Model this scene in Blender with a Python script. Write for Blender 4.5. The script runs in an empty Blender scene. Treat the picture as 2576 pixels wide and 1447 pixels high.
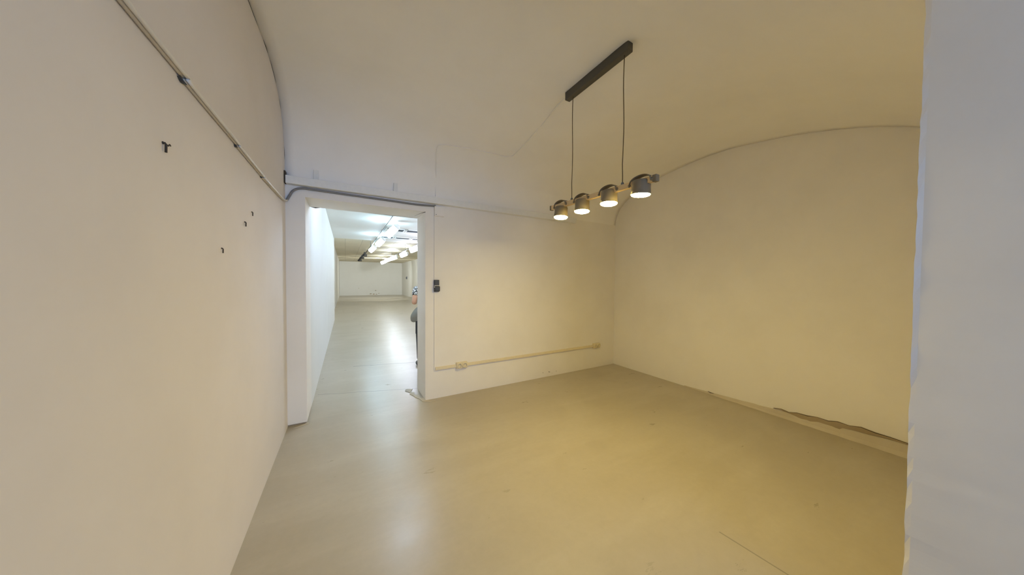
import bpy, bmesh, math, random
from mathutils import Vector, Matrix, Euler
random.seed(7)
C = bpy.context.scene.collection
SC = bpy.context.scene
PI = math.pi

# ------------------------------------------------------------------ room measures (metres)
XL, YB, XR = -0.481, 3.396, 3.948        # left wall, back wall, right wall
JL, JR, DZ, YI = -0.330, 0.797, 2.181, 3.822   # doorway left / right jamb, head, inner face of the back wall
HX, HY = 4.60, 28.84                     # far hall: right wall, end wall
YF = 0.185                               # inner face of the front wall
PX = 1.755                               # reveal of the front pier

# ------------------------------------------------------------------ materials
def lin(c):
    return tuple((v / 12.92 if v <= .04045 else ((v + .055) / 1.055) ** 2.4) for v in (x / 255 for x in c)) + (1,)

def new_mat(name):
    m = bpy.data.materials.new(name); m.use_nodes = True
    nt = m.node_tree
    return m, nt, nt.nodes['Principled BSDF']

def N(nt, t, **kw):
    n = nt.nodes.new(t)
    for k, v in kw.items():
        if k in n.inputs: n.inputs[k].default_value = v
        else: setattr(n, k, v)
    return n

def plain(name, rgb, rough=.5, metal=0, spec=.5, var=.06, scale=30, bump=0):
    m, nt, b = new_mat(name)
    tc = N(nt, 'ShaderNodeTexCoord'); nz = N(nt, 'ShaderNodeTexNoise', Scale=scale, Detail=3.0)
    nt.links.new(tc.outputs['Object'], nz.inputs['Vector'])
    mx = N(nt, 'ShaderNodeMix', data_type='RGBA')
    c = lin(rgb)
    mx.inputs[6].default_value = tuple(v * (1 - var) for v in c[:3]) + (1,)
    mx.inputs[7].default_value = tuple(min(1, v * (1 + var)) for v in c[:3]) + (1,)
    nt.links.new(nz.outputs['Fac'], mx.inputs[0]); nt.links.new(mx.outputs[2], b.inputs['Base Color'])
    b.inputs['Roughness'].default_value = rough; b.inputs['Metallic'].default_value = metal
    b.inputs['Specular IOR Level'].default_value = spec
    if bump:
        bp = N(nt, 'ShaderNodeBump', Strength=bump, Distance=.01)
        nt.links.new(nz.outputs['Fac'], bp.inputs['Height']); nt.links.new(bp.outputs['Normal'], b.inputs['Normal'])
    return m

def plaster(name, rgb, stain=(150, 135, 110), amount=.10, bump=.25):
    """painted plaster: broad mottling, roller grain and uneven trowel relief"""
    m, nt, b = new_mat(name); L = nt.links.new
    tc = N(nt, 'ShaderNodeTexCoord')
    n1 = N(nt, 'ShaderNodeTexNoise', Scale=1.3, Detail=5.0, Roughness=.6)
    n2 = N(nt, 'ShaderNodeTexNoise', Scale=90.0, Detail=2.0)
    n3 = N(nt, 'ShaderNodeTexNoise', Scale=5.0, Detail=4.0)
    for n in (n1, n2, n3): L(tc.outputs['Object'], n.inputs['Vector'])
    rp = N(nt, 'ShaderNodeValToRGB'); rp.color_ramp.elements[0].position = .42; rp.color_ramp.elements[1].position = .75
    L(n1.outputs['Fac'], rp.inputs['Fac'])
    ma = N(nt, 'ShaderNodeMath', operation='MULTIPLY'); ma.inputs[1].default_value = amount
    L(rp.outputs['Color'], ma.inputs[0])
    mx = N(nt, 'ShaderNodeMix', data_type='RGBA'); mx.inputs[6].default_value = lin(rgb); mx.inputs[7].default_value = lin(stain)
    L(ma.outputs[0], mx.inputs[0]); L(mx.outputs[2], b.inputs['Base Color'])
    ad = N(nt, 'ShaderNodeMath', operation='MULTIPLY_ADD'); ad.inputs[1].default_value = .12
    L(n2.outputs['Fac'], ad.inputs[0]); L(n3.outputs['Fac'], ad.inputs[2])
    bp = N(nt, 'ShaderNodeBump', Strength=bump, Distance=.006)
    L(ad.outputs[0], bp.inputs['Height']); L(bp.outputs['Normal'], b.inputs['Normal'])
    b.inputs['Roughness'].default_value = .75; b.inputs['Specular IOR Level'].default_value = .25
    return m

def emission(name, rgb):
    m, nt, b = new_mat(name)
    b.inputs['Base Color'].default_value = (.8, .8, .8, 1)
    b.inputs['Emission Color'].default_value = tuple(v / max(1e-6, max(rgb)) for v in rgb) + (1,)
    b.inputs['Emission Strength'].default_value = max(rgb)
    return m

def floor_mat():
    """worn polished screed: clouds, wear streaks, specks, joints and a saw scratch"""
    m, nt, b = new_mat('polished_screed'); L = nt.links.new
    tc = N(nt, 'ShaderNodeTexCoord'); sp = N(nt, 'ShaderNodeSeparateXYZ'); L(tc.outputs['Object'], sp.inputs[0])
    def noise(scale, detail=5.0, rough=.55, stretch=None, dist=0.0):
        n = N(nt, 'ShaderNodeTexNoise', Scale=scale, Detail=detail, Roughness=rough, Distortion=dist)
        if stretch:
            mp = N(nt, 'ShaderNodeMapping'); mp.inputs['Scale'].default_value = stretch
            mp.inputs['Rotation'].default_value = (0, 0, .5)
            L(tc.outputs['Object'], mp.inputs['Vector']); L(mp.outputs['Vector'], n.inputs['Vector'])
        else: L(tc.outputs['Object'], n.inputs['Vector'])
        return n.outputs['Fac']
    def ramp(src, a, c):
        r = N(nt, 'ShaderNodeMapRange'); r.inputs['From Min'].default_value = a; r.inputs['From Max'].default_value = c
        L(src, r.inputs['Value']); return r.outputs[0]
    def math_(op, a, c=None, d=None):
        n = N(nt, 'ShaderNodeMath', operation=op)
        for i, v in enumerate((a, c, d)):
            if v is None: continue
            if isinstance(v, (int, float)): n.inputs[i].default_value = v
            else: L(v, n.inputs[i])
        return n.outputs[0]
    def mix(fac, a, c):
        n = N(nt, 'ShaderNodeMix', data_type='RGBA')
        L(fac, n.inputs[0])
        for i, v in ((6, a), (7, c)):
            if isinstance(v, tuple): n.inputs[i].default_value = v
            else: L(v, n.inputs[i])
        return n.outputs[2]
    base = mix(ramp(noise(1.1, 6, .6, dist=.6), .3, .72), lin(FLOOR_A), lin(FLOOR_B))
    streak = ramp(noise(2.2, 5, .6, (.35, 1.6, 1)), .48, .78)
    base = mix(math_('MULTIPLY', streak, .5), base, lin(FLOOR_C))
    fine = ramp(noise(22, 4, .7), .25, .8)
    base = mix(math_('MULTIPLY', fine, .22), base, lin(FLOOR_D))
    v = N(nt, 'ShaderNodeTexVoronoi', Scale=2.3); L(tc.outputs['Object'], v.inputs['Vector'])
    spk = math_('MULTIPLY', math_('LESS_THAN', v.outputs['Distance'], .010), .34)
    base = mix(spk, base, lin((92, 82, 66)))
    wob = math_('MULTIPLY', math_('SUBTRACT', noise(3, 3), .5), .06)
    def line_y(y0, slope, x0, x1, w):        # a joint running across the doorway
        d = math_('ABSOLUTE', math_('ADD', math_('SUBTRACT', sp.outputs['Y'], math_('MULTIPLY_ADD', sp.outputs['X'], slope, y0)), wob))
        k = math_('LESS_THAN', d, w)
        return math_('MULTIPLY', math_('MULTIPLY', k, math_('GREATER_THAN', sp.outputs['X'], x0)), math_('LESS_THAN', sp.outputs['X'], x1))
    def line_x(x0, slope, y0, y1, w):
        d = math_('ABSOLUTE', math_('SUBTRACT', sp.outputs['X'], math_('MULTIPLY_ADD', sp.outputs['Y'], slope, x0)))
        k = math_('LESS_THAN', d, w)
        return math_('MULTIPLY', math_('MULTIPLY', k, math_('GREATER_THAN', sp.outputs['Y'], y0)), math_('LESS_THAN', sp.outputs['Y'], y1))
    j = math_('MAXIMUM', line_y(4.09, -.33, -.3, .80, .006), line_y(5.32, -.25, .1, 1.2, .012))
    j = math_('MAXIMUM', j, math_('MULTIPLY', line_x(1.872, -.078, .40, .80, .004), .8))
    base = mix(math_('MULTIPLY', j, .55), base, lin((84, 78, 68)))
    L(base, b.inputs['Base Color'])
    r = math_('MULTIPLY_ADD', noise(6, 6, .7, (.5, 1.5, 1)), .22, FLOOR_ROUGH)
    L(r, b.inputs['Roughness'])
    b.inputs['Specular IOR Level'].default_value = .5
    bp = N(nt, 'ShaderNodeBump', Strength=.10, Distance=.004)
    hh = math_('MULTIPLY_ADD', noise(60, 4), .35, noise(4, 4))
    L(hh, bp.inputs['Height']); L(bp.outputs['Normal'], b.inputs['Normal'])
    return m

def panel_mat():
    m, nt, b = new_mat('ceiling_panels'); L = nt.links.new
    tc = N(nt, 'ShaderNodeTexCoord')
    bt = N(nt, 'ShaderNodeTexBrick', offset=0.0)
    bt.inputs['Color1'].default_value = lin((222, 214, 190)); bt.inputs['Color2'].default_value = lin((216, 208, 184))
    bt.inputs['Mortar'].default_value = lin((192, 184, 162))
    bt.inputs['Scale'].default_value = 1.0; bt.inputs['Mortar Size'].default_value = .009
    bt.inputs['Brick Width'].default_value = .6; bt.inputs['Row Height'].default_value = 1.2
    L(tc.outputs['Object'], bt.inputs['Vector']); L(bt.outputs['Color'], b.inputs['Base Color'])
    b.inputs['Roughness'].default_value = .7
    return m

def pattern_mat():
    m, nt, b = new_mat('patterned_cotton'); L = nt.links.new
    tc = N(nt, 'ShaderNodeTexCoord')
    w = N(nt, 'ShaderNodeTexVoronoi', Scale=30.0, feature='DISTANCE_TO_EDGE'); L(tc.outputs['Object'], w.inputs['Vector'])
    lt = N(nt, 'ShaderNodeMath', operation='LESS_THAN'); lt.inputs[1].default_value = .10
    L(w.outputs['Distance'], lt.inputs[0])
    mx = N(nt, 'ShaderNodeMix', data_type='RGBA'); mx.inputs[6].default_value = lin((225, 225, 222)); mx.inputs[7].default_value = lin((32, 34, 38))
    L(lt.outputs[0], mx.inputs[0]); L(mx.outputs[2], b.inputs['Base Color']); b.inputs['Roughness'].default_value = .85
    return m

def wood_mat():
    m, nt, b = new_mat('pale_oak'); L = nt.links.new
    tc = N(nt, 'ShaderNodeTexCoord'); mp = N(nt, 'ShaderNodeMapping'); mp.inputs['Scale'].default_value = (60, 3, 60)
    nz = N(nt, 'ShaderNodeTexNoise', Scale=1.0, Detail=4.0)
    L(tc.outputs['Object'], mp.inputs['Vector']); L(mp.outputs['Vector'], nz.inputs['Vector'])
    mx = N(nt, 'ShaderNodeMix', data_type='RGBA'); mx.inputs[6].default_value = lin((214, 184, 132)); mx.inputs[7].default_value = lin((232, 206, 156))
    L(nz.outputs['Fac'], mx.inputs[0]); L(mx.outputs[2], b.inputs['Base Color']); b.inputs['Roughness'].default_value = .5
    return m

def glass_mat():
    m, nt, b = new_mat('window_glass'); L = nt.links.new
    out = nt.nodes['Material Output']
    tr = N(nt, 'ShaderNodeBsdfTransparent'); gl = N(nt, 'ShaderNodeBsdfGlossy', Roughness=.02); fr = N(nt, 'ShaderNodeFresnel', IOR=1.45)
    mx = N(nt, 'ShaderNodeMixShader'); L(fr.outputs[0], mx.inputs[0]); L(tr.outputs[0], mx.inputs[1]); L(gl.outputs[0], mx.inputs[2])
    L(mx.outputs[0], out.inputs['Surface'])
    return m

FLOOR_A, FLOOR_B, FLOOR_C, FLOOR_D = (187, 178, 159), (174, 164, 143), (202, 194, 176), (156, 146, 125)
FLOOR_ROUGH = .20
# radiance of the lamps and of the sky (linear RGB)
LAMP = dict(pendant=(224, 171, 51), door=(58, 79, 108), left=(30, 45, 56), right=(60, 62, 78), far=(66, 73, 80), end=(13, 14, 15), spot=(340, 362, 365), sky=(2.5, 4.0, 7.2))
M = dict(
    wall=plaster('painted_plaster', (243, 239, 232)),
    wall_dimmed=plaster('dimmed_wall_paint', (230, 223, 216)),  # left wall colour darkened to offset too much lamp light on it
    vault=plaster('vault_plaster', (249, 246, 240), amount=.07, bump=.35),
    hall=plaster('hall_plaster', (232, 231, 225), amount=.05),
    floor=floor_mat(), panels=panel_mat(),
    bare=plaster('bare_render', (176, 160, 134), (120, 104, 82), .6, 1.0),
    fillet=plaster('mortar_fillet', (206, 196, 176), (160, 146, 122), .4, .8),
    crack=plain('shadowed_crack', (70, 62, 52), .9),
    white_plastic=plain('white_plastic', (226, 221, 210), .4),
    shaded_cable=plain('shaded_white_cable', (202, 192, 175), .6),  # inner cable darkened to stand for the shaded underside of the run
    cream=plain('cream_plastic', (230, 218, 186), .4),
    grey_cable=plain('grey_cable', (128, 126, 124), .6),
    dark_plastic=plain('anthracite_plastic', (58, 60, 62), .45),
    black_metal=plain('black_powder_coat', (82, 79, 70), .45, spec=.4),
    shade=plain('hazed_metal_shade', (130, 118, 96), .6, 0, .3),  # lamp metal lightened, the haze around the lenses put into its colour
    brown_cord=plain('brown_textile_cord', (92, 74, 46), .8),
    wood=wood_mat(),
    lens=emission('lamp_lens', LAMP['pendant']),
    glow_door=emission('diffuser_door', LAMP['door']), glow_left=emission('diffuser_left', LAMP['left']),
    glow_right=emission('diffuser_right', LAMP['right']), glow_far=emission('diffuser_far', LAMP['far']), glow_end=emission('diffuser_end', LAMP['end']),
    grey_metal=plain('grey_metal', (120, 122, 124), .4, .6),
    vent_dark=plain('vent_dark', (74, 80, 84), .7),
    frame=plain('white_frame', (232, 232, 228), .45),
    glass=glass_mat(),
    skin=plain('skin', (214, 164, 132), .55, var=.04, scale=20),
    hair=plain('dark_hair', (38, 30, 26), .5, var=.3, scale=60),
    trousers=plain('dark_trousers', (50, 52, 56), .85), shoe=plain('black_shoe', (28, 28, 30), .5),
    eye_white=plain('eye_white', (230, 228, 224), .3), iris=plain('dark_iris', (40, 30, 24), .3), lip=plain('lip', (176, 104, 94), .5),
    shirt=pattern_mat(), bag=plain('grey_canvas', (138, 135, 124), .85, var=.1, scale=50, bump=.3), strap=plain('dark_strap', (54, 54, 56), .8),
)

# ------------------------------------------------------------------ mesh helpers
def obj(name, bm, m=None, parent=None, smooth=False):
    me = bpy.data.meshes.new(name); bmesh.ops.recalc_face_normals(bm, faces=bm.faces); bm.to_mesh(me); bm.free()
    if m: me.materials.append(M[m] if isinstance(m, str) else m)
    if smooth:
        for p in me.polygons: p.use_smooth = True
    o = bpy.data.objects.new(name, me); C.objects.link(o)
    if parent is not None: o.parent = parent
    return o

def tag(o, label, cat, group=None):
    o['label'] = label; o['category'] = cat
    if group: o['group'] = group
    return o

def thing(name, label, cat, loc=(0, 0, 0), group=None):
    o = bpy.data.objects.new(name, None); C.objects.link(o); o.location = loc; o.empty_display_size = .1
    return tag(o, label, cat, group)

def struct(name, bm, m, parent=None, smooth=False):
    o = obj(name, bm, m, parent, smooth); o['kind'] = 'structure'; return o

def BM(): return bmesh.new()

def box(bm, x0, x1, y0, y1, z0, z1, bev=0):
    r = bmesh.ops.create_cube(bm, size=1)
    vs = r['verts']
    bmesh.ops.scale(bm, vec=(x1 - x0, y1 - y0, z1 - z0), verts=vs)
    bmesh.ops.translate(bm, vec=((x0 + x1) / 2, (y0 + y1) / 2, (z0 + z1) / 2), verts=vs)
    if bev:
        es = list({e for v in vs for e in v.link_edges})
        bmesh.ops.bevel(bm, geom=es, offset=bev, segments=2, affect='EDGES', profile=.6)
    return bm

def frame_dirs(d):
    d = d.normalized(); a = Vector((0, 0, 1)) if abs(d.z) < .9 else Vector((1, 0, 0))
    u = d.cross(a).normalized(); return u, d.cross(u).normalized()

def tube(bm, pts, r, n=10, cap=True):
    pts = [Vector(p) for p in pts]; rings = []
    u = None
    for i, p in enumerate(pts):
        d = (pts[min(i + 1, len(pts) - 1)] - pts[max(i - 1, 0)]).normalized()
        if u is None: u, v = frame_dirs(d)
        else:
            u = (u - d * u.dot(d)).normalized(); v = d.cross(u)
        rr = r[i] if isinstance(r, (list, tuple)) else r
        rings.append([bm.verts.new(p + (u * math.cos(2 * PI * k / n) + v * math.sin(2 * PI * k / n)) * rr) for k in range(n)])
    for a, b in zip(rings, rings[1:]):
        for k in range(n): bm.faces.new((a[k], a[(k + 1) % n], b[(k + 1) % n], b[k]))
    if cap: bm.faces.new(rings[0][::-1]); bm.faces.new(rings[-1])
    return bm

def lathe(bm, prof, n=32, mat=None):
    """prof: (radius, z) from one end to the other round the z axis"""
    mat = mat or Matrix(); rings = []
    for r, z in prof:
        if r < 1e-6: rings.append([bm.verts.new(mat @ Vector((0, 0, z)))])
        else: rings.append([bm.verts.new(mat @ Vector((r * math.cos(2 * PI * k / n), r * math.sin(2 * PI * k / n), z))) for k in range(n)])
    for a, b in zip(rings, rings[1:]):
        for k in range(n):
            k2 = (k + 1) % n
            if len(a) == 1 and len(b) == 1: continue
            if len(a) == 1: bm.faces.new((a[0], b[k2], b[k]))
            elif len(b) == 1: bm.faces.new((a[k], a[k2], b[0]))
            else: bm.faces.new((a[k], a[k2], b[k2], b[k]))
    return bm

def smooth_path(pts, n=8):
    pts = [Vector(p) for p in pts]; out = []
    for i in range(len(pts) - 1):
        p0, p1, p2, p3 = pts[max(i - 1, 0)], pts[i], pts[i + 1], pts[min(i + 2, len(pts) - 1)]
        for k in range(n):
            t = k / n
            out.append(.5 * ((2 * p1) + (p2 - p0) * t + (2 * p0 - 5 * p1 + 4 * p2 - p3) * t * t + (3 * p1 - p0 - 3 * p2 + p3) * t ** 3))
    out.append(pts[-1]); return out

def prism(bm, poly, axis, a, b):
    """extrude a 2-D outline along axis between a and b"""
    def P(q, w):
        return {'x': (w, q[0], q[1]), 'y': (q[0], w, q[1]), 'z': (q[0], q[1], w)}[axis]
    A = [bm.verts.new(P(q, a)) for q in poly]; B = [bm.verts.new(P(q, b)) for q in poly]; n = len(poly)
    bm.faces.new(A); bm.faces.new(B[::-1])
    for i in range(n): bm.faces.new((A[i], B[i], B[(i + 1) % n], A[(i + 1) % n]))
    return bm

# ------------------------------------------------------------------ the setting
struct('floor', box(BM(), -.9, 5.0, -4.6, 29.2, -.15, 0), 'floor')

struct('wall_left', box(BM(), XL - .2, XL, -4.5, YI, 0, 3.4), 'wall_dimmed')
struct('wall_right', box(BM(), XR, XR + .2, -4.5, YI, 0, 3.4), 'wall')

bm = BM()                                             # back wall with the doorway cut through it
box(bm, JR, XR, YB, YI, 0, 3.4)
box(bm, XL, JL, YB, YI, .018, 3.4)
box(bm, JL, JR, YB, YI, DZ, 3.4)
back = struct('wall_back', bm, 'wall')
bm = BM()                                             # bare gap under the narrow strip of wall left of the doorway
box(bm, XL, JL - .012, YB + .012, YI - .01, 0, .02)
g = obj('bare_footing', bm, 'bare', back); g['kind'] = 'structure'

bm = BM()                                             # front wall: pier at the right, lintel over the wide opening
nz_ = 60; A = []; B = []; Cc = []; D = []
for i in range(nz_ + 1):
    z = 2.46 * i / nz_
    jx = (random.random() - .5) * (.007 if z < .9 else .004) + .004 * math.sin(z * 3.1)
    jy = (random.random() - .5) * .004
    A.append(bm.verts.new((PX + jx, YF + jy - .001, z))); B.append(bm.verts.new((PX + jx * .3 + .0006, YF - .014, z)))
    Cc.append(bm.verts.new((PX, -.30, z))); D.append(bm.verts.new((XR, YF, z)))
for i in range(nz_):
    bm.faces.new((A[i], A[i + 1], B[i + 1], B[i])); bm.faces.new((B[i], B[i + 1], Cc[i + 1], Cc[i])); bm.faces.new((D[i], D[i + 1], A[i + 1], A[i]))
box(bm, PX + .013, XR, -.30, YF - .021, 0, 3.4)
box(bm, XL, XR, -.30, YF, 2.46, 3.4)
struct('wall_front', bm, 'wall')

# vault: a shallow, uneven barrel over the room
V_L = [(3.398, 2.30), (3.391, 2.46), (3.370, 2.61), (3.33, 2.73), (3.25, 2.85), (3.12, 2.95), (2.93, 3.015), (2.68, 3.04), (2.38, 3.02), (1.90, 2.99), (1.49, 2.944), (1.16, 2.89), (.88, 2.82), (.65, 2.744), (.415, 2.635), (.185, 2.50)]
V_M = [(3.398, 2.30), (3.390, 2.44), (3.362, 2.57), (3.30, 2.69), (3.16, 2.80), (2.97, 2.872), (2.66, 2.91), (2.38, 2.925), (2.07, 2.932), (1.82, 2.930), (1.49, 2.928), (1.22, 2.918), (.88, 2.83), (.65, 2.744), (.415, 2.635), (.185, 2.50)]
V_R = [(3.398, 2.30), (3.388, 2.42), (3.350, 2.52), (3.28, 2.62), (3.12, 2.735), (2.92, 2.83), (2.64, 2.897), (2.38, 2.94), (2.07, 2.972), (1.76, 2.975), (1.49, 2.944), (1.16, 2.89), (.88, 2.82), (.65, 2.744), (.415, 2.635), (.185, 2.50)]
def vault_profile(x):
    a, b, u = (V_L, V_M, (x - XL) / (1.58 - XL)) if x < 1.58 else (V_M, V_R, (x - 1.58) / (XR - 1.58))
    u = min(1, max(0, u)); u = u * u * (3 - 2 * u)
    pts = [(0, p[0] * (1 - u) + q[0] * u, p[1] * (1 - u) + q[1] * u) for p, q in zip(a, b)]
    return smooth_path(pts, 4)
bm = BM(); rows = []
nx = 56
for i in range(nx + 1):
    x = XL - .002 + (XR - XL + .004) * i / nx
    rows.append([bm.verts.new((x, p.y, p.z)) for p in vault_profile(x)])
for a, b in zip(rows, rows[1:]):
    for k in range(len(a) - 1): bm.faces.new((a[k], a[k + 1], b[k + 1], b[k]))
n = len(rows[0])
T = [[bm.verts.new((r[0].co.x, YB + .02 if k == 0 else YF, 3.38)) for k in (0, 1)] for r in rows]
for i in range(nx):
    bm.faces.new((T[i][0], T[i + 1][0], T[i + 1][1], T[i][1]))
    bm.faces.new((rows[i][0], rows[i + 1][0], T[i + 1][0], T[i][0])); bm.faces.new((rows[i][-1], T[i][1], T[i + 1][1], rows[i + 1][-1]))
bm.faces.new(rows[0] + [T[0][1], T[0][0]]); bm.faces.new(rows[-1][::-1] + [T[-1][0], T[-1][1]])
vault = struct('ceiling', bm, 'vault', smooth=False)
for p in vault.data.polygons: p.use_smooth = abs(p.normal.x) < .9 and p.center.z < 3.3

# hairline crack where the vault meets the left wall
bm = BM()
lp = vault_profile(XL)
for a, b, w in ((5, 8, .0014), (17, 19, .0010), (22, 26, .0013), (27, 29, .0016), (31, 35, .0010)):
    pts = [Vector((XL + .001, p.y, p.z - .001)) for p in lp[a:b + 1]]
    tube(bm, pts, [w * (.3 if i in (0, len(pts) - 1) else 1) * (.7 + .6 * random.random()) for i in range(len(pts))], 5)
o = obj('plaster_crack', bm, 'crack', vault); o['kind'] = 'structure'

# mortar fillet and the patch of broken plaster along the foot of the right wall
bm = BM(); ys = [2.2 - 2.02 * i / 60 for i in range(61)]; ring = []
for y in ys:
    k = max(0, min(1, (2.15 - y) / 1.7)); h = .008 + .085 * k + .008 * random.random() * k; d = .006 + .05 * k + .008 * random.random()
    ring.append([bm.verts.new(q) for q in ((XR - d, y, 0), (XR - d * .55, y, h * .32), (XR - .004 - .004 * k, y, h), (XR + .01, y, h + .002), (XR + .01, y, 0))])
for a, b in zip(ring, ring[1:]):
    for k in range(5): bm.faces.new((a[k], a[(k + 1) % 5], b[(k + 1) % 5], b[k]))
bm.faces.new(ring[0]); bm.faces.new(ring[-1][::-1])
struct('baseboard_right', bm, 'fillet')
bm = BM()
top = [(1.26, .066), (1.20, .080), (1.14, .070), (1.08, .088), (1.00, .090), (.93, .104), (.86, .100), (.80, .118), (.73, .112), (.66, .128), (.58, .116), (.50, .116), (.40, .104)]
bot = [(.40, .098), (.52, .098), (.62, .088), (.70, .084), (.765, .072), (.79, .050), (.83, .064), (.92, .060), (1.00, .036), (1.06, .046), (1.12, .058), (1.2, .07)]
outl = [(y + (random.random() - .5) * .008, z + (random.random() - .5) * .006) for y, z in top + bot]
prism(bm, outl, 'x', XR - .003 - .012, XR + .01)
pp = obj('bare_plaster_patch', bm, 'bare', bpy.data.objects['wall_right']); pp['kind'] = 'structure'
bm = BM()
tube(bm, [(XR - .014, y, z + .001) for y, z in top], [.003 * (.4 + random.random()) for _ in top], 5)
tube(bm, [(XR - .02, 1.90, .034), (XR - .022, 1.87, .026), (XR - .02, 1.83, .03)], [.002, .005, .001], 5)
o = obj('plaster_edge', bm, 'crack', bpy.data.objects['wall_right']); o['kind'] = 'structure'

# skim of broken screed at the right jamb and at the left footing
bm = BM()
prism(bm, [(.74, 3.83), (.70, 3.74), (.735, 3.70), (.72, 3.63), (.765, 3.58), (.765, 3.50), (.80, 3.44), (.80, 3.36), (.93, 3.33), (.83, 3.31), (.76, 3.37), (.742, 3.47), (.715, 3.52), (.70, 3.60), (.672, 3.67), (.685, 3.72), (.64, 3.79), (.66, 3.86)], 'z', -.01, .006)
o = struct('floor_chips', bm, 'fillet')
bm = BM()
prism(bm, [(-.33, 3.42), (-.31, 3.39), (-.36, 3.355), (-.43, 3.345), (-.38, 3.375), (-.345, 3.40)], 'z', -.01, .004)
o2 = obj('screed_lip', bm, 'fillet', o); o2['kind'] = 'structure'

# little pits in the back wall near the floor
bm = BM()
for x, z, r in ((2.476, .067, .007), (2.585, .064, .010), (2.60, .058, .006), (2.72, .056, .006), (2.64, .04, .004)):
    lathe(bm, [(0, 0), (r, 0), (r * .6, .004), (0, .005)], 8, Matrix.Translation((x, YB + .003, z)) @ Matrix.Rotation(PI / 2, 4, 'X'))
o = obj('plaster_pit', bm, 'crack', back); o['kind'] = 'structure'
bm = BM()
tube(bm, [(.735, YB + .30, DZ + .001), (.77, YB + .1, DZ + .001), (.797, YB - .0005, DZ - .004)], [.002, .003, .004], 5)
tube(bm, [(.24, YI, DZ), (.44, YI - .001, DZ + .001), (.797, YI - .001, DZ + .001)], [.001, .004, .002], 5)
tube(bm, [(JL + .005, YI + .001, DZ), (JL + .05, YI + .002, DZ - .005), (JL + .09, YI + .002, DZ)], [.001, .006, .001], 5)
o = obj('head_crack', bm, 'crack', back); o['kind'] = 'structure'

# ---- the long hall behind the doorway
struct('wall_hall_left', box(BM(), JL - .35, JL - .002, YI, 11.7, 0, 3.2), 'hall')
struct('wall_hall_left_far', box(BM(), -.8, -.45, 11.7, HY + .2, 0, 3.2), 'hall')
struct('wall_hall_right', box(BM(), HX, HX + .2, YI, HY + .2, 0, 3.2), 'hall')
far = struct('wall_hall_far', box(BM(), -.8, HX + .2, HY, HY + .2, 0, 3.2), 'hall')
struct('wall_hall_return', box(BM(), XR, HX + .2, YI - .2, YI, 0, 3.2), 'hall')
hc = struct('ceiling_hall', box(BM(), -.8, HX + .2, YI, 11.35, 2.78, 3.3), 'hall')
struct('ceiling_hall_panels', box(BM(), -.8, HX + .2, 11.35, HY + .2, 2.95, 3.3), 'panels')
struct('trim_1', box(BM(), -.45, HX, 23.0, 23.2, 2.925, 2.951), 'panels')
bm = BM()
for x, z, s in ((2.35, .42, .07), (1.95, .13, .10), (2.2, .10, .10), (2.62, .16, .06), (2.42, .08, .08), (1.0, .62, .04)):
    prism(bm, [(x - s, z - s * .3), (x - s * .2, z - s * .5), (x + s, z - s * .1), (x + s * .4, z + s * .4), (x - s * .5, z + s * .3)], 'y', HY - .006, HY + .01)
o = obj('wall_damage', bm, 'bare', far); o['kind'] = 'structure'

# ---- the front space behind the camera, with an unseen window added for cool fill light
struct('ceiling_front', box(BM(), XL - .2, XR + .2, -4.5, -.30, 2.95, 3.3), 'wall')
bm = BM()
WX0, WX1, WZ0, WZ1 = -.2, 3.6, .4, 2.75
box(bm, XL - .2, WX0, -4.5, -4.3, 0, 3.3); box(bm, WX1, XR + .2, -4.5, -4.3, 0, 3.3)
box(bm, WX0, WX1, -4.5, -4.3, 0, WZ0); box(bm, WX0, WX1, -4.5, -4.3, WZ1, 3.3)
struct('wall_street', bm, 'wall')
bm = BM()
for x in (WX0, (WX0 + WX1) / 2 - .03, WX1 - .06): box(bm, x, x + .06, -4.44, -4.37, WZ0, WZ1)
for z in (WZ0, WZ1 - .06): box(bm, WX0, WX1, -4.44, -4.37, z, z + .06)
w = struct('fill_window', bm, 'frame')
o = obj('pane', box(BM(), WX0 + .03, WX1 - .03, -4.41, -4.40, WZ0 + .03, WZ1 - .03), 'glass', w); o['kind'] = 'structure'

# ------------------------------------------------------------------ pendant lamp
LX = 1.58
def bz(y): return 2.006 + .034 * (y - 1.06)      # the bar hangs a little lower at the near end
lamp = thing('pendant_lamp', 'four-spot pendant lamp, pale wood bar hung on two cords from a black ceiling bar', 'lamp', (LX, 1.56, 2.9))
def lp_(bm, name, m, parent=lamp, smooth=False):
    o = obj(name, bm, m, parent, smooth)
    o.matrix_parent_inverse = Matrix.Identity(4)
    root = o
    # geometry is written in world coordinates; shift it into the thing's frame
    o.data.transform(Matrix.Translation(-lamp.location))
    return o
can = lp_(box(BM(), LX - .024, LX + .024, 1.262, 1.870, 2.868, 2.935, .006), 'canopy', 'black_metal')
for y, zt in ((1.800, 2.87), (1.308, 2.87)):
    c = lp_(tube(BM(), [(LX, y + .004 * math.sin(i * .7) * (1 if .5 < i < 11 else 0), zt - (zt - bz(y) - .015) * i / 12) for i in range(13)], .0028, 8), 'cord', 'brown_cord', smooth=True)
    lp_(lathe(BM(), [(0, .022), (.006, .022), (.010, .014), (.010, 0), (0, 0)], 16, Matrix.Translation((LX, y, bz(y) + .014))), 'cord_clamp', 'grey_metal')
bm = box(BM(), LX - .014, LX + .014, 1.075, 2.062, -.018, .018, .003)
for v in bm.verts: v.co.z += bz(v.co.y)
lp_(bm, 'wood_bar', 'wood')
for y0, y1 in ((1.058, 1.084), (2.050, 2.070)):
    lp_(box(BM(), LX - .0165, LX + .0165, y0, y1, bz(y0) - .0205, bz(y0) + .0205, .004), 'end_cap', 'shade')
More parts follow.
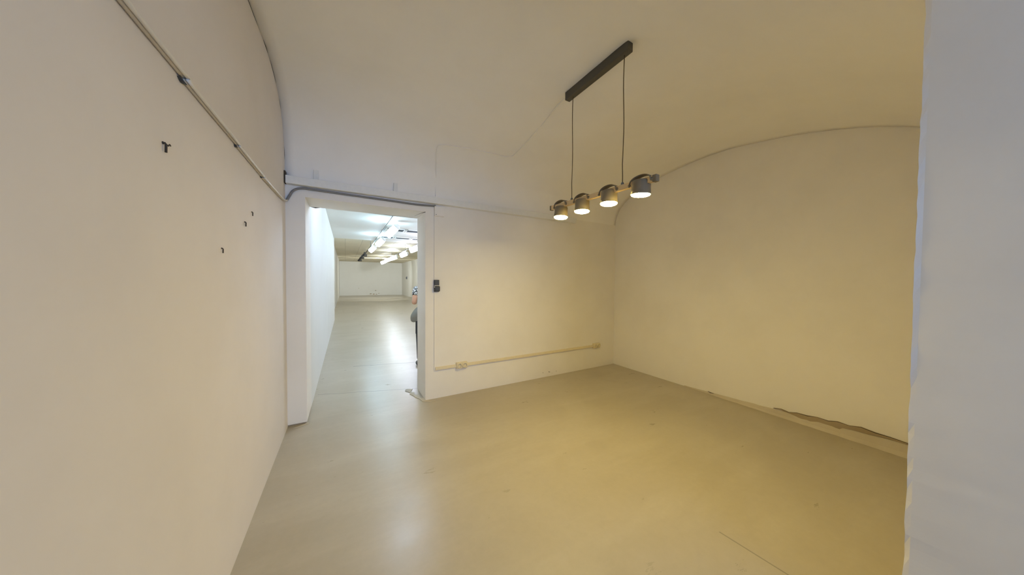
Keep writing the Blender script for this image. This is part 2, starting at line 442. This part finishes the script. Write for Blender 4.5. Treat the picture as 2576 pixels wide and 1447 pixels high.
for y, tx, ty in ((1.930, -.04, .08), (1.680, -.02, .05), (1.418, -.02, .05), (1.165, .08, -.02)):
    BZ = bz(y); piv = Vector((LX, y, 2.024))
    mt = Matrix.Translation(piv) @ Euler((tx, ty, 0)).to_matrix().to_4x4()
    # metal cup, open downwards, a little wider at the mouth
    prof = [(0, 0), (.030, 0), (.050, -.004), (.054, -.012), (.0545, -.050), (.058, -.088), (.0565, -.0885), (.053, -.060), (.051, -.050), (.050, -.016), (0, -.014)]
    head = lp_(lathe(BM(), prof, 40, mt), 'lamp_head', 'shade', smooth=True)
    lp_(lathe(BM(), [(0, -.0865), (.0555, -.0865), (.0560, -.0895), (.0525, -.0940), (.044, -.0975), (.030, -.1000), (.015, -.1010), (0, -.1015)], 40, mt), 'lens', 'lens', head, True)
    # flat strap handle arching over the bar
    bm = BM(); ra = []
    for i in range(17):
        a = PI * i / 16
        yy = y + .072 * math.cos(a); zz = BZ - .008 + .046 * math.sin(a) ** .7
        ra.append((yy, zz, math.cos(a), math.sin(a)))
    rows = []
    for yy, zz, c, s in ra:
        rows.append([bm.verts.new((LX + dx, yy + c * t, zz + s * t)) for dx, t in ((-.024, 0), (.024, 0), (.024, .003), (-.024, .003))])
    for a, b in zip(rows, rows[1:]):
        for k in range(4): bm.faces.new((a[k], a[(k + 1) % 4], b[(k + 1) % 4], b[k]))
    bm.faces.new(rows[0]); bm.faces.new(rows[-1][::-1])
    lp_(bm, 'yoke', 'shade', head, True)
    for s in (-1, 1):
        lp_(lathe(BM(), [(0, -.018), (.009, -.018), (.011, -.014), (.011, .014), (.009, .018), (0, .018)], 16, Matrix.Translation((LX, y + s * .078, BZ - .004)) @ Matrix.Rotation(PI / 2, 4, 'Y')), 'knob', 'shade', head, True)

# ------------------------------------------------------------------ cables, conduits, sockets
# thin painted lamp cable over the vault and down to the junction box
path = [(.912, YB - .004, 2.372), (.911, 3.372, 2.568), (.884, 3.252, 2.742), (.866, 3.19, 2.80), (.872, 3.12, 2.838), (.975, 3.083, 2.848), (1.279, 3.039, 2.850), (1.598, 3.024, 2.849), (1.665, 3.009, 2.853), (1.716, 2.952, 2.870), (1.692, 2.471, 2.917), (1.616, 2.055, 2.928), (1.60, 1.90, 2.926), (1.588, 1.872, 2.920)]
cb = obj('lamp_cable', tube(BM(), smooth_path(path, 6), .0045, 6), 'vault', None, True)
tag(cb, 'thin painted-over cable crossing the vault from the black lamp bar down to the wall', 'cable')

# boxed duct along the springing of the vault
dt = thing('pipe_boxing', 'white boxed-in pipe running along the back wall above the doorway', 'duct', (XL, YB, 2.277))
def to(o, t):
    o.data.transform(Matrix.Translation(-t.location)); return o
DY = 3.326
to(obj('casing', box(BM(), XL + .012, 3.02, DY, YB + .004, 2.2745, 2.346, .004), 'frame', dt), dt)
to(obj('open_end', box(BM(), XL + .0005, XL + .0125, DY + .004, YB - .002, 2.277, 2.385), 'crack', dt), dt)
for x in (-.238, .477):
    to(obj('mounting_tab', box(BM(), x - .020, x + .020, YB - .022, YB - .002, 2.345, 2.446, .002), 'frame', dt), dt)

# twin cable along the left wall
lt = thing('cable_run', 'white double cable running along the left wall, sagging to the corner', 'cable', (XL, 2.0, 2.075))
pts = [(XL, -.3, 2.080), (XL, .5, 2.078), (XL, 1.1, 2.077), (XL, 1.43, 2.081), (XL, 1.45, 2.073), (XL, 1.98, 2.078), (XL, 2.0, 2.072), (XL, 2.49, 2.074), (XL, 2.51, 2.069), (XL, 2.95, 2.082), (XL, 3.20, 2.093), (XL, 3.32, 2.112), (XL, 3.375, 2.128)]
for k, (off, dz) in enumerate(((.0075, .0), (.0195, .001))):
    to(obj('cable', tube(BM(), [Vector(p) + Vector((off, 0, dz)) for p in smooth_path(pts, 4)], .0062, 12), ('shaded_cable', 'white_plastic')[k], lt, True), lt)
for y in (1.435, 1.985, 2.495):  # dark wedges stand for the shaded gaps under the cable
    k = 1.0 if y < 1.5 else .62
    bm = prism(BM(), [(y - .034 * k, 2.0705), (y + .012 * k, 2.0705), (y + .008 * k, 2.066), (y - .010 * k, 2.0615), (y - .020 * k, 2.063)], 'x', XL - .002, XL + .010)
    to(obj('shaded_gap', bm, 'dark_plastic', lt), lt)

gc = obj('power_cable', tube(BM(), smooth_path([(XL + .014, 3.374, 2.126), (-.462, YB - .016, 2.140), (-.445, YB - .016, 2.175), (-.425, YB - .016, 2.215), (-.392, YB - .016, 2.243), (-.340, YB - .016, 2.257), (-.26, YB - .015, 2.257), (.114, YB - .014, 2.253), (.45, YB - .012, 2.250), (.70, YB - .012, 2.247), (.915, YB - .012, 2.258)], 8),
       .0105, 12), 'grey_cable', None, True)
tag(gc, 'grey cable curving out of the left corner and along the wall just above the doorway', 'cable')

jb = thing('junction_box', 'white square junction box beside the top right corner of the doorway', 'junction box', (.955, YB, 2.20))
to(obj('box', box(BM(), .897, 1.010, YB - .030, YB + .001, 2.142, 2.255, .004), 'wall', jb), jb)
to(obj('lid', box(BM(), .903, 1.004, YB - .035, YB - .0295, 2.148, 2.249, .002), 'wall', jb), jb)
to(obj('screw', lathe(BM(), [(0, .002), (.004, .002), (.004, 0), (0, 0)], 10, Matrix.Translation((.912, YB - .035, 2.157)) @ Matrix.Rotation(PI / 2, 4, 'X')), 'crack', jb), jb)

c1 = obj('conduit', box(BM(), .896, .910, YB - .012, YB + .001, 1.405, 2.142, .002), 'wall')
tag(c1, 'thin white conduit running straight down from the junction box to the dark switch', 'conduit')
c0 = obj('conduit', box(BM(), .910, .922, YB - .012, YB + .001, 2.255, 2.276, .002), 'wall')
tag(c0, 'short stub of conduit between the boxed-in pipe and the junction box', 'conduit')
bm = box(BM(), .896, .910, YB - .012, YB + .001, .338, 1.258, .002)
c2 = tag(obj('conduit', bm, 'wall'), 'thin conduit dropping from the dark switch to the low socket trunking', 'conduit')

sw = thing('light_switch', 'dark grey surface-mounted switch and socket pair right of the doorway', 'switch', (.925, YB, 1.33))
to(obj('housing', box(BM(), .893, .951, YB - .032, YB + .001, 1.262, 1.402, .005), 'dark_plastic', sw), sw)
to(obj('cover_frame', box(BM(), .891, .953, YB - .036, YB - .030, 1.333, 1.340, .001), 'white_plastic', sw), sw)
to(obj('rocker', box(BM(), .897, .947, YB - .041, YB - .031, 1.345, 1.398, .004), 'dark_plastic', sw), sw)
fl = to(obj('socket_flap', box(BM(), .895, .955, YB - .056, YB - .031, 1.268, 1.330, .012), 'dark_plastic', sw), sw)
to(obj('hinge', box(BM(), .889, .896, YB - .05, YB - .032, 1.314, 1.326, .002), 'white_plastic', sw), sw)

def trunk(x0, x1, label):
    t = thing('cable_trunking', label, 'trunking', ((x0 + x1) / 2, YB, .35), 'low socket trunking on the back wall')
    to(obj('channel', box(BM(), x0, x1, YB - .022, YB + .001, .338, .372, .002), 'cream', t), t)
    to(obj('lid', box(BM(), x0, x1, YB - .025, YB - .0215, .343, .367, .0015), 'cream', t), t)
trunk(.910, 1.163, 'short piece of cream trunking between the corner of the conduit and the double socket')
trunk(1.302, 3.452, 'long cream trunking along the back wall between the two low sockets')

def socket(x0, w, label):
    t = thing('power_socket', label, 'socket', (x0 + w, YB, .36), 'low sockets on the back wall')
    to(obj('back_box', box(BM(), x0, x0 + 2 * w, YB - .036, YB + .001, .322, .396, .004), 'cream', t), t)
    for k in (0, 1):
        xc = x0 + w * (k + .5)
        o = to(obj('socket_insert', lathe(BM(), [(.033, -.002), (.033, .010), (.030, .012), (.0215, .012), (.0205, .010), (.0205, -.004), (.010, -.006), (0, -.006)], 28,
               Matrix.Translation((xc, YB - .0355, .360)) @ Matrix.Rotation(PI / 2, 4, 'X')), 'cream', t, True), t)
        bm = BM()
        for s in (-1, 1):
            lathe(bm, [(0, .001), (.003, .001), (.003, -.002), (0, -.002)], 10, Matrix.Translation((xc + s * .0095, YB - .0305, .360)) @ Matrix.Rotation(PI / 2, 4, 'X'))
        to(obj('pin_hole', bm, 'crack', o), t)
        to(obj('rim', lathe(BM(), [(.0206, 0), (.0206, .0125), (.0212, .0125), (.0212, 0)], 28, Matrix.Translation((xc, YB - .0355, .360)) @ Matrix.Rotation(PI / 2, 4, 'X')), 'crack', o), t)
    return t
socket(1.163, .0695, 'cream double socket near the doorway, below the dark switch')
socket(3.452, .070, 'cream double socket at the right end of the long trunking, near the far corner')

# screws and hooks left in the left wall
def hook(y, z, s, label):
    t = thing('wall_hook', label, 'hook', (XL, y, z), 'old hooks and nails in the left wall')
    to(obj('shank', tube(BM(), [(XL - .005, y, z), (XL + .006 * s, y, z), (XL + .008 * s, y + .001, z - .005 * s), (XL + .007 * s, y + .002, z - .030 * s)], .0034 * s, 8), 'crack', t, True), t)
    to(obj('wall_plug', lathe(BM(), [(0, .002), (.0048 * s, .002), (.0044 * s, 0), (0, 0)], 10, Matrix.Translation((XL, y, z)) @ Matrix.Rotation(PI / 2, 4, 'Y')), 'crack', t), t)
    if s > .9:
        to(obj('wire_end', tube(BM(), [(XL + .006, y, z), (XL + .008, y + .012, z - .004), (XL + .006, y + .026, z + .006), (XL + .005, y + .034, z + .004)], .0018, 6), 'crack', t, True), t)
hook(1.305, 1.812, .92, 'large black hook in the left wall below the cable, nearest the camera')
hook(2.268, 1.795, .75, 'small bent nail in the left wall, topmost of the three small ones')
hook(2.126, 1.712, .8, 'short dark nail in the left wall just below the bent one')
hook(1.776, 1.535, .7, 'lowest of the small nails in the left wall')

# ------------------------------------------------------------------ the hall: tracks, lamps, vents
def track(x, y0, y1, zc, label):
    t = thing('lighting_track', label, 'lighting track', (x, (y0 + y1) / 2, zc), 'ceiling light tracks in the hall')
    to(obj('rail', box(BM(), x - .018, x + .018, y0, y1, zc - .10, zc - .07, .003), 'black_metal', t), t)
    k = 5
    for i in range(k):
        y = y0 + .3 + (y1 - y0 - .6) * i / (k - 1)
        zz = 2.78 if y < 11.35 else 2.95
        to(obj('hanger', box(BM(), x - .006, x + .006, y - .006, y + .006, zc - .07, zz), 'grey_metal', t), t)
track(.86, 4.4, 21.0, 2.78, 'dark lighting track on the hall ceiling nearer the left wall')
track(2.28, 4.4, 22.4, 2.78, 'dark lighting track on the hall ceiling farther right, beyond the door edge')

def track_light(x, y, d, size, on, label, glow='glow_left'):
    t = thing('track_light', label, 'spotlight', (x, y, 2.68), 'track lights in the hall')
    d = Vector(d).normalized(); w, ln = size
    q = d.to_track_quat('-Z', 'Y').to_matrix().to_4x4()
    c = Vector((x, y, 2.62))
    mt = Matrix.Translation(c + d * ln * .28) @ q
    to(obj('arm', tube(BM(), [(x, y, 2.70), (x + .01, y, 2.66), tuple(c + d * ln * .28)], .011, 8), 'frame' if on else 'black_metal', t, True), t)
    body = 'frame' if on else 'black_metal'
    to(obj('housing', lathe(BM(), [(0, ln * .52), (w * .30, ln * .52), (w * .44, ln * .42), (w * .48, ln * .30), (0, ln * .30)], 24, mt), body, t, True), t)
    to(obj('diffuser', lathe(BM(), [(0, ln * .31), (w * .46, ln * .31), (w * .5, ln * .2), (w * .5, -ln * .42), (w * .42, -ln * .5), (0, -ln * .5)], 24, mt), glow if on else 'dark_plastic', t, True), t)
    if not on:
        to(obj('barn_door', box(BM(), x - .09, x + .09, y - .004, y + .004, 2.48, 2.60), 'black_metal', t), t)
        to(obj('rear_cap', box(BM(), x - .05, x + .05, y - .05, y + .12, 2.61, 2.69, .01), 'black_metal', t), t)
A1 = (-.62, .25, -.66)
for x, y, on, lab in ((.95, 4.55, True, 'glowing white spotlight on the left track, just inside the doorway'),
                      (1.03, 7.3, True, 'large glowing white spotlight on the left track, nearest one seen through the doorway'),
                      (1.00, 9.75, True, 'second glowing spotlight seen on the left track, beside the ceiling vents'),
                      (.95, 11.98, True, 'third glowing spotlight seen on the left track, before the dark ones'),
                      (.80, 15.4, False, 'dark unlit spotlight on the left track, beyond the glowing ones'),
                      (.78, 17.4, False, 'dark unlit spotlight on the left track, middle of the three unlit ones'),
                      (.76, 19.6, False, 'dark unlit spotlight at the far end of the left track')):
    track_light(x, y, A1, ((.155, .36) if 7 < y < 8 else (.16, .31)) if on else (.10, .2), on, lab, 'glow_door' if y < 6 else 'glow_left')
for x, y, lab in ((2.36, 6.2, 'glowing spotlight on the right track hidden behind the door edge, nearest the doorway'),
                  (2.38, 8.8, 'glowing spotlight on the right track hidden behind the door edge, second from the doorway'),
                  (2.38, 11.4, 'glowing spotlight on the right track just behind the door edge'),
                  (2.45, 14.1, 'glowing spotlight on the right track, closest to the door edge in view'),
                  (2.36, 16.6, 'glowing spotlight on the right track, second from the door edge in view'),
                  (2.31, 18.7, 'glowing spotlight on the right track, third from the door edge in view'),
                  (2.33, 21.2, 'glowing spotlight at the far end of the right track')):
    track_light(x, y, (-.8, .2, -.35), (.20, .38), True, lab, 'glow_right' if y < 12 else 'glow_far' if y < 18 else 'glow_end')

def vent(x0, x1, y0, y1, label):
    t = thing('ceiling_vent', label, 'vent', ((x0 + x1) / 2, (y0 + y1) / 2, 2.78), 'dark slot vents in the hall ceiling')
    bm = BM()
    box(bm, x0, x1, y0, y0 + .025, 2.762, 2.781); box(bm, x0, x1, y1 - .025, y1, 2.762, 2.781)
    box(bm, x0, x0 + .025, y0, y1, 2.762, 2.781); box(bm, x1 - .025, x1, y0, y1, 2.762, 2.781)
    to(obj('frame', bm, 'frame', t), t)
    to(obj('grille', box(BM(), x0 + .02, x1 - .02, y0 + .02, y1 - .02, 2.774, 2.782), 'vent_dark', t), t)
    bm = BM()
    for i in range(3):
        y = y0 + (y1 - y0) * (i + 1) / 4
        box(bm, x0 + .02, x1 - .02, y - .006, y + .006, 2.768, 2.776)
    to(obj('louvre', bm, 'vent_dark', t), t)
for i, (x0, x1) in enumerate(((.98, 1.44), (1.48, 2.00))):
    vent(x0, x1, 8.38, 8.80, ('dark ceiling vent in the nearer row, beside the largest glowing spotlight', 'dark ceiling vent in the nearer row, cut off by the door edge')[i])
for i, (x0, x1) in enumerate(((.98, 1.37), (1.41, 1.88), (1.92, 2.50))):
    vent(x0, x1, 9.98, 10.38, ('dark ceiling vent in the farther row, beside the second glowing spotlight', 'dark ceiling vent in the middle of the farther row', 'dark ceiling vent in the farther row, cut off by the door edge')[i])

wb = thing('wall_socket', 'small grey fitting on the right wall of the hall, far down', 'socket', (HX, 26.2, 1.5))
to(obj('plate', box(BM(), HX - .05, HX + .001, 26.1, 26.4, 1.46, 1.68, .01), 'grey_metal', wb), wb)
to(obj('cap', box(BM(), HX - .08, HX - .045, 26.18, 26.32, 1.50, 1.62, .01), 'dark_plastic', wb), wb)

# ------------------------------------------------------------------ the person behind the door edge
def evaluated(o):
    dg = bpy.context.evaluated_depsgraph_get(); dg.update()
    me = bpy.data.meshes.new_from_object(o.evaluated_get(dg)); old = o.data
    o.modifiers.clear(); o.data = me
    for p in me.polygons: p.use_smooth = True
    return o

def skinned(name, verts, edges, m, parent, root=0, extra=None, voxel=None, sub=2):
    me = bpy.data.meshes.new(name); bm = bmesh.new(); sk = bm.verts.layers.skin.verify()
    bs = [bm.verts.new(v[0]) for v in verts]
    for i, v in enumerate(bs):
        r = verts[i][1]; v[sk].radius = (r, r) if isinstance(r, (int, float)) else r
        v[sk].use_root = (i == root)
    for e in edges: bm.edges.new((bs[e[0]], bs[e[1]]))
    bm.to_mesh(me); bm.free()
    o = bpy.data.objects.new(name, me); C.objects.link(o)
    s = o.modifiers.new('s', 'SKIN'); s.use_smooth_shade = True; s.branch_smoothing = .3
    if sub: u = o.modifiers.new('u', 'SUBSURF'); u.levels = u.render_levels = sub
    bpy.context.view_layer.update()
    evaluated(o)
    if extra:
        bm = bmesh.new(); bm.from_mesh(o.data); extra(bm); bm.to_mesh(o.data); bm.free()
    if voxel:
        r = o.modifiers.new('r', 'REMESH'); r.mode = 'VOXEL'; r.voxel_size = voxel; r.use_smooth_shade = True
        sm = o.modifiers.new('m', 'SMOOTH'); sm.factor = .5; sm.iterations = 3
        bpy.context.view_layer.update(); evaluated(o)
    o.data.materials.clear(); o.data.materials.append(M[m])
    o.parent = parent
    return o

PXP, PYP = 1.135, 4.78
person = thing('person', 'person in a black and white patterned short-sleeved top, mostly hidden by the door edge', 'person', (PXP, PYP, 0))
person.rotation_euler = (0, 0, PI / 2)
# local frame: faces +X, right side towards -Y
def ell(bm, c, r, rot=None, n=16):
    mt = Matrix.Translation(c) @ (rot.to_matrix().to_4x4() if rot else Matrix()) @ Matrix.Diagonal((r[0], r[1], r[2], 1))
    bmesh.ops.create_uvsphere(bm, u_segments=n * 2, v_segments=n, radius=1, matrix=mt)
bv, be = [], []
def add(p, r, par=None):
    bv.append((p, r)); i = len(bv) - 1
    if par is not None: be.append((par, i))
    return i
pel = add((0, 0, .86), .105)
wai = add((.0, 0, 1.00), .090, pel); che = add((-.005, 0, 1.17), .100, wai); nb = add((-.005, 0, 1.30), .058, che); nk = add((.012, 0, 1.37), .047, nb); hd = add((.02, 0, 1.42), .050, nk)
HANDS = {}
for s in (-1, 1):
    sh = add((-.005, s * .160, 1.275), .052, che)
    if s < 0: el, wr = (-.03, -.205, 1.030), (.18, -.12, 1.13)
    else: el, wr = (-.065, .200, 1.030), (.165, .165, 1.10)
    e0 = add(tuple(Vector(bv[sh][0]).lerp(Vector(el), .5)), .043, sh)
    e = add(el, .040, e0); f0 = add(tuple(Vector(el).lerp(Vector(wr), .45)), .036, e); w_ = add(wr, .025, f0)
    hip = add((0, s * .085, .80), .082, pel); kn = add((.015, s * .088, .455), .052, hip); cf = add((-.012, s * .09, .32), .050, kn); an = add((-.015, s * .09, .075), .034, cf); toe = add((.10, s * .10, .03), .030, an)
    dirh = (Vector(wr) - Vector(el)).normalized(); palm = Vector(wr) + dirh * .085
    pm = add(tuple(Vector(wr) + dirh * .05), (.020, .036), w_)
    HANDS[s] = (Vector(wr), dirh)
def body_extra(bm):
    ell(bm, Vector((.025, 0, 1.485)), (.092, .073, .112))                 # skull and face
    ell(bm, Vector((.055, 0, 1.425)), (.058, .052, .058))                 # jaw
    ell(bm, Vector((.119, 0, 1.468)), (.018, .013, .022))                 # nose
    ell(bm, Vector((.110, 0, 1.434)), (.010, .022, .006)); ell(bm, Vector((.108, 0, 1.424)), (.010, .019, .006))
    ell(bm, Vector((.104, 0, 1.397)), (.016, .018, .014))
    for s in (-1, 1):
        ell(bm, Vector((.012, s * .073, 1.470)), (.018, .009, .030)); ell(bm, Vector((.100, s * .030, 1.505)), (.010, .022, .006))
        wr, d = HANDS[s]; up = Vector((0, 0, 1)); side = d.cross(up).normalized(); up = side.cross(d).normalized()
        bmesh.ops.create_uvsphere(bm, u_segments=20, v_segments=12, radius=1, matrix=Matrix.Translation(wr + d * .045) @ Matrix((d, side, up)).transposed().to_4x4() @ Matrix.Diagonal((.052, .018, .040, 1)))
        for k, (off, l) in enumerate(((.030, .070), (.010, .080), (-.011, .074), (-.031, .058))):
            b0 = wr + d * .080 + up * off; b1 = b0 + d * l * .45; b2 = b1 + d * l * .22 - side * s * l * -.25; b3 = b2 + d * l * .05 - side * s * l * -.3
            tube(bm, [b0 - d * .02, b0, b1, b2, b3], [.0095, .0095, .009, .0082, .006], 10)
        t0 = wr + d * .035 + up * .034; tube(bm, [t0 - up * .02, t0, t0 + d * .03 + up * .016, t0 + d * .058 + up * .014], [.012, .011, .010, .007], 10)
body = skinned('body', bv, be, 'skin', person, pel, body_extra, .0075)

# short-sleeved patterned top
sv = [((0, 0, .80), .135), ((0, 0, .98), .130), ((-.005, 0, 1.17), .116), ((-.005, 0, 1.285), .070)]
se = [(0, 1), (1, 2), (2, 3)]
for s in (-1, 1):
    el = Vector((-.03, -.205, 1.030)) if s < 0 else Vector((-.065, .200, 1.030)); shp = Vector((-.005, s * .160, 1.275))
    i = len(sv); sv += [(tuple(shp), .064), (tuple(shp.lerp(el, .3)), .058), (tuple(shp.lerp(el, .58)), .055)]; se += [(2, i), (i, i + 1), (i + 1, i + 2)]
skinned('shirt', sv, se, 'shirt', person, 1)
tv = [((0, 0, 1.02), .118), ((0, 0, .86), .124)]; te = [(0, 1)]
for s in (-1, 1):
    i = len(tv); tv += [((0, s * .088, .76), .098), ((.015, s * .09, .455), .070), ((-.01, s * .092, .28), .066), ((-.012, s * .092, .09), .058)]; te += [(1, i), (i, i + 1), (i + 1, i + 2), (i + 2, i + 3)]
skinned('trousers', tv, te, 'trousers', person, 1)
for s in (-1, 1):
    bm = BM(); ell(bm, Vector((.055, s * .10, .040)), (.135, .048, .040))
    for v in bm.verts: v.co.z = max(0, v.co.z)
    obj('shoe', bm, 'shoe', person, True)
def hair_extra(bm):
    pass
bm = BM(); ell(bm, Vector((.002, 0, 1.505)), (.098, .084, .108)); 
for v in list(bm.verts):
    if v.co.x > .055 and v.co.z < 1.545: v.co.x = .055 - (v.co.x - .055) * .2
ell(bm, Vector((-.070, 0, 1.42)), (.058, .078, .135)); ell(bm, Vector((-.098, 0, 1.36)), (.042, .062, .10))
obj('hair', bm, 'hair', person, True)
for s in (-1, 1):
    bm = BM(); ell(bm, Vector((.098, s * .030, 1.487)), (.010, .013, .009), n=8); e = obj('eye', bm, 'eye_white', person, True)
    bm = BM(); ell(bm, Vector((.106, s * .030, 1.487)), (.0035, .006, .006), n=8); obj('iris', bm, 'iris', e, True)
bm = BM(); ell(bm, Vector((.119, 0, 1.4295)), (.0035, .020, .007), n=8); obj('lips', bm, 'lip', person, True)

# grey bag hanging at the person's back hip
bg = thing('shoulder_bag', 'grey soft shoulder bag hanging behind the half-hidden person', 'bag', (.962, 4.72, .755))
bm = BM(); ell(bm, Vector((0, 0, .09)), (.078, .055, .125))
for v in bm.verts:
    k = (v.co.z - .09) / .125; v.co.x *= 1 - .30 * max(0, k); v.co.x += .030 * k
    if v.co.z < 0: v.co.z *= .6
obj('pouch', bm, 'bag', bg, True)
bm = tube(BM(), smooth_path([(.045, 0, .20), (.060, -.01, .27), (.075, -.01, .40), (.080, .0, .52), (.085, .05, .60)], 6), .011, 8)
obj('strap', bm, 'strap', bg, True)
bm = box(BM(), -.012, .018, -.03, -.02, -.20, .0, .003); box(bm, .03, .075, -.035, -.02, -.235, .02, .004)
obj('strap_tail', bm, 'strap', bg)

# ------------------------------------------------------------------ light
W = bpy.data.worlds.new('sky'); SC.world = W; W.use_nodes = True
bgn = W.node_tree.nodes['Background']; bgn.inputs[0].default_value = tuple(v / max(1e-6, max(LAMP['sky'])) for v in LAMP['sky']) + (1,); bgn.inputs[1].default_value = max(LAMP['sky'])
pl = bpy.data.lights.new('fill_window_portal', 'AREA'); pl.shape = 'RECTANGLE'; pl.size = WX1 - WX0; pl.size_y = WZ1 - WZ0; pl.cycles.is_portal = True
po = bpy.data.objects.new('fill_window_portal', pl); C.objects.link(po); po.location = ((WX0 + WX1) / 2, -4.52, (WZ0 + WZ1) / 2); po.rotation_euler = (PI / 2, 0, 0)

for x, y in ((2.31, 18.9), (2.33, 21.5)):              # beams of the two farthest spotlights, aimed at the end wall
    sl = bpy.data.lights.new('spot_beam', 'SPOT'); so = bpy.data.objects.new('spot_beam', sl); C.objects.link(so)
    mxs = max(LAMP['spot']); sl.energy = mxs; sl.color = tuple(v / max(1e-6, mxs) for v in LAMP['spot']); sl.spot_size = 1.75; sl.spot_blend = .5; sl.shadow_soft_size = .06
    so.location = (x, y + .1, 2.52); so.rotation_euler = (Vector((1.9, HY, 1.1)) - so.location).to_track_quat('-Z', 'Y').to_euler()

# ------------------------------------------------------------------ camera and view
cam = bpy.data.cameras.new('camera'); co = bpy.data.objects.new('camera', cam); C.objects.link(co)
cam.sensor_width = 36; cam.lens = 10.2032; cam.clip_start = .02; cam.clip_end = 100
r = Vector((.86749605, -.49739021, .00732073)); u = Vector((.00546466, .02424463, .99969112)); b = r.cross(u)
mt = Matrix((r, u, b)).transposed().to_4x4(); mt.translation = (0, 0, 1.4); co.matrix_world = mt
SC.camera = co
SC.view_settings.view_transform = 'Standard'; SC.view_settings.look = 'None'; SC.view_settings.gamma = 1
SC.view_settings.exposure = 0.0
SC.cycles.diffuse_bounces = 6; SC.cycles.glossy_bounces = 3; SC.cycles.max_bounces = 9; SC.cycles.use_adaptive_sampling = True; SC.cycles.adaptive_threshold = .03; SC.cycles.sample_clamp_indirect = 8
SC.cycles.caustics_reflective = False
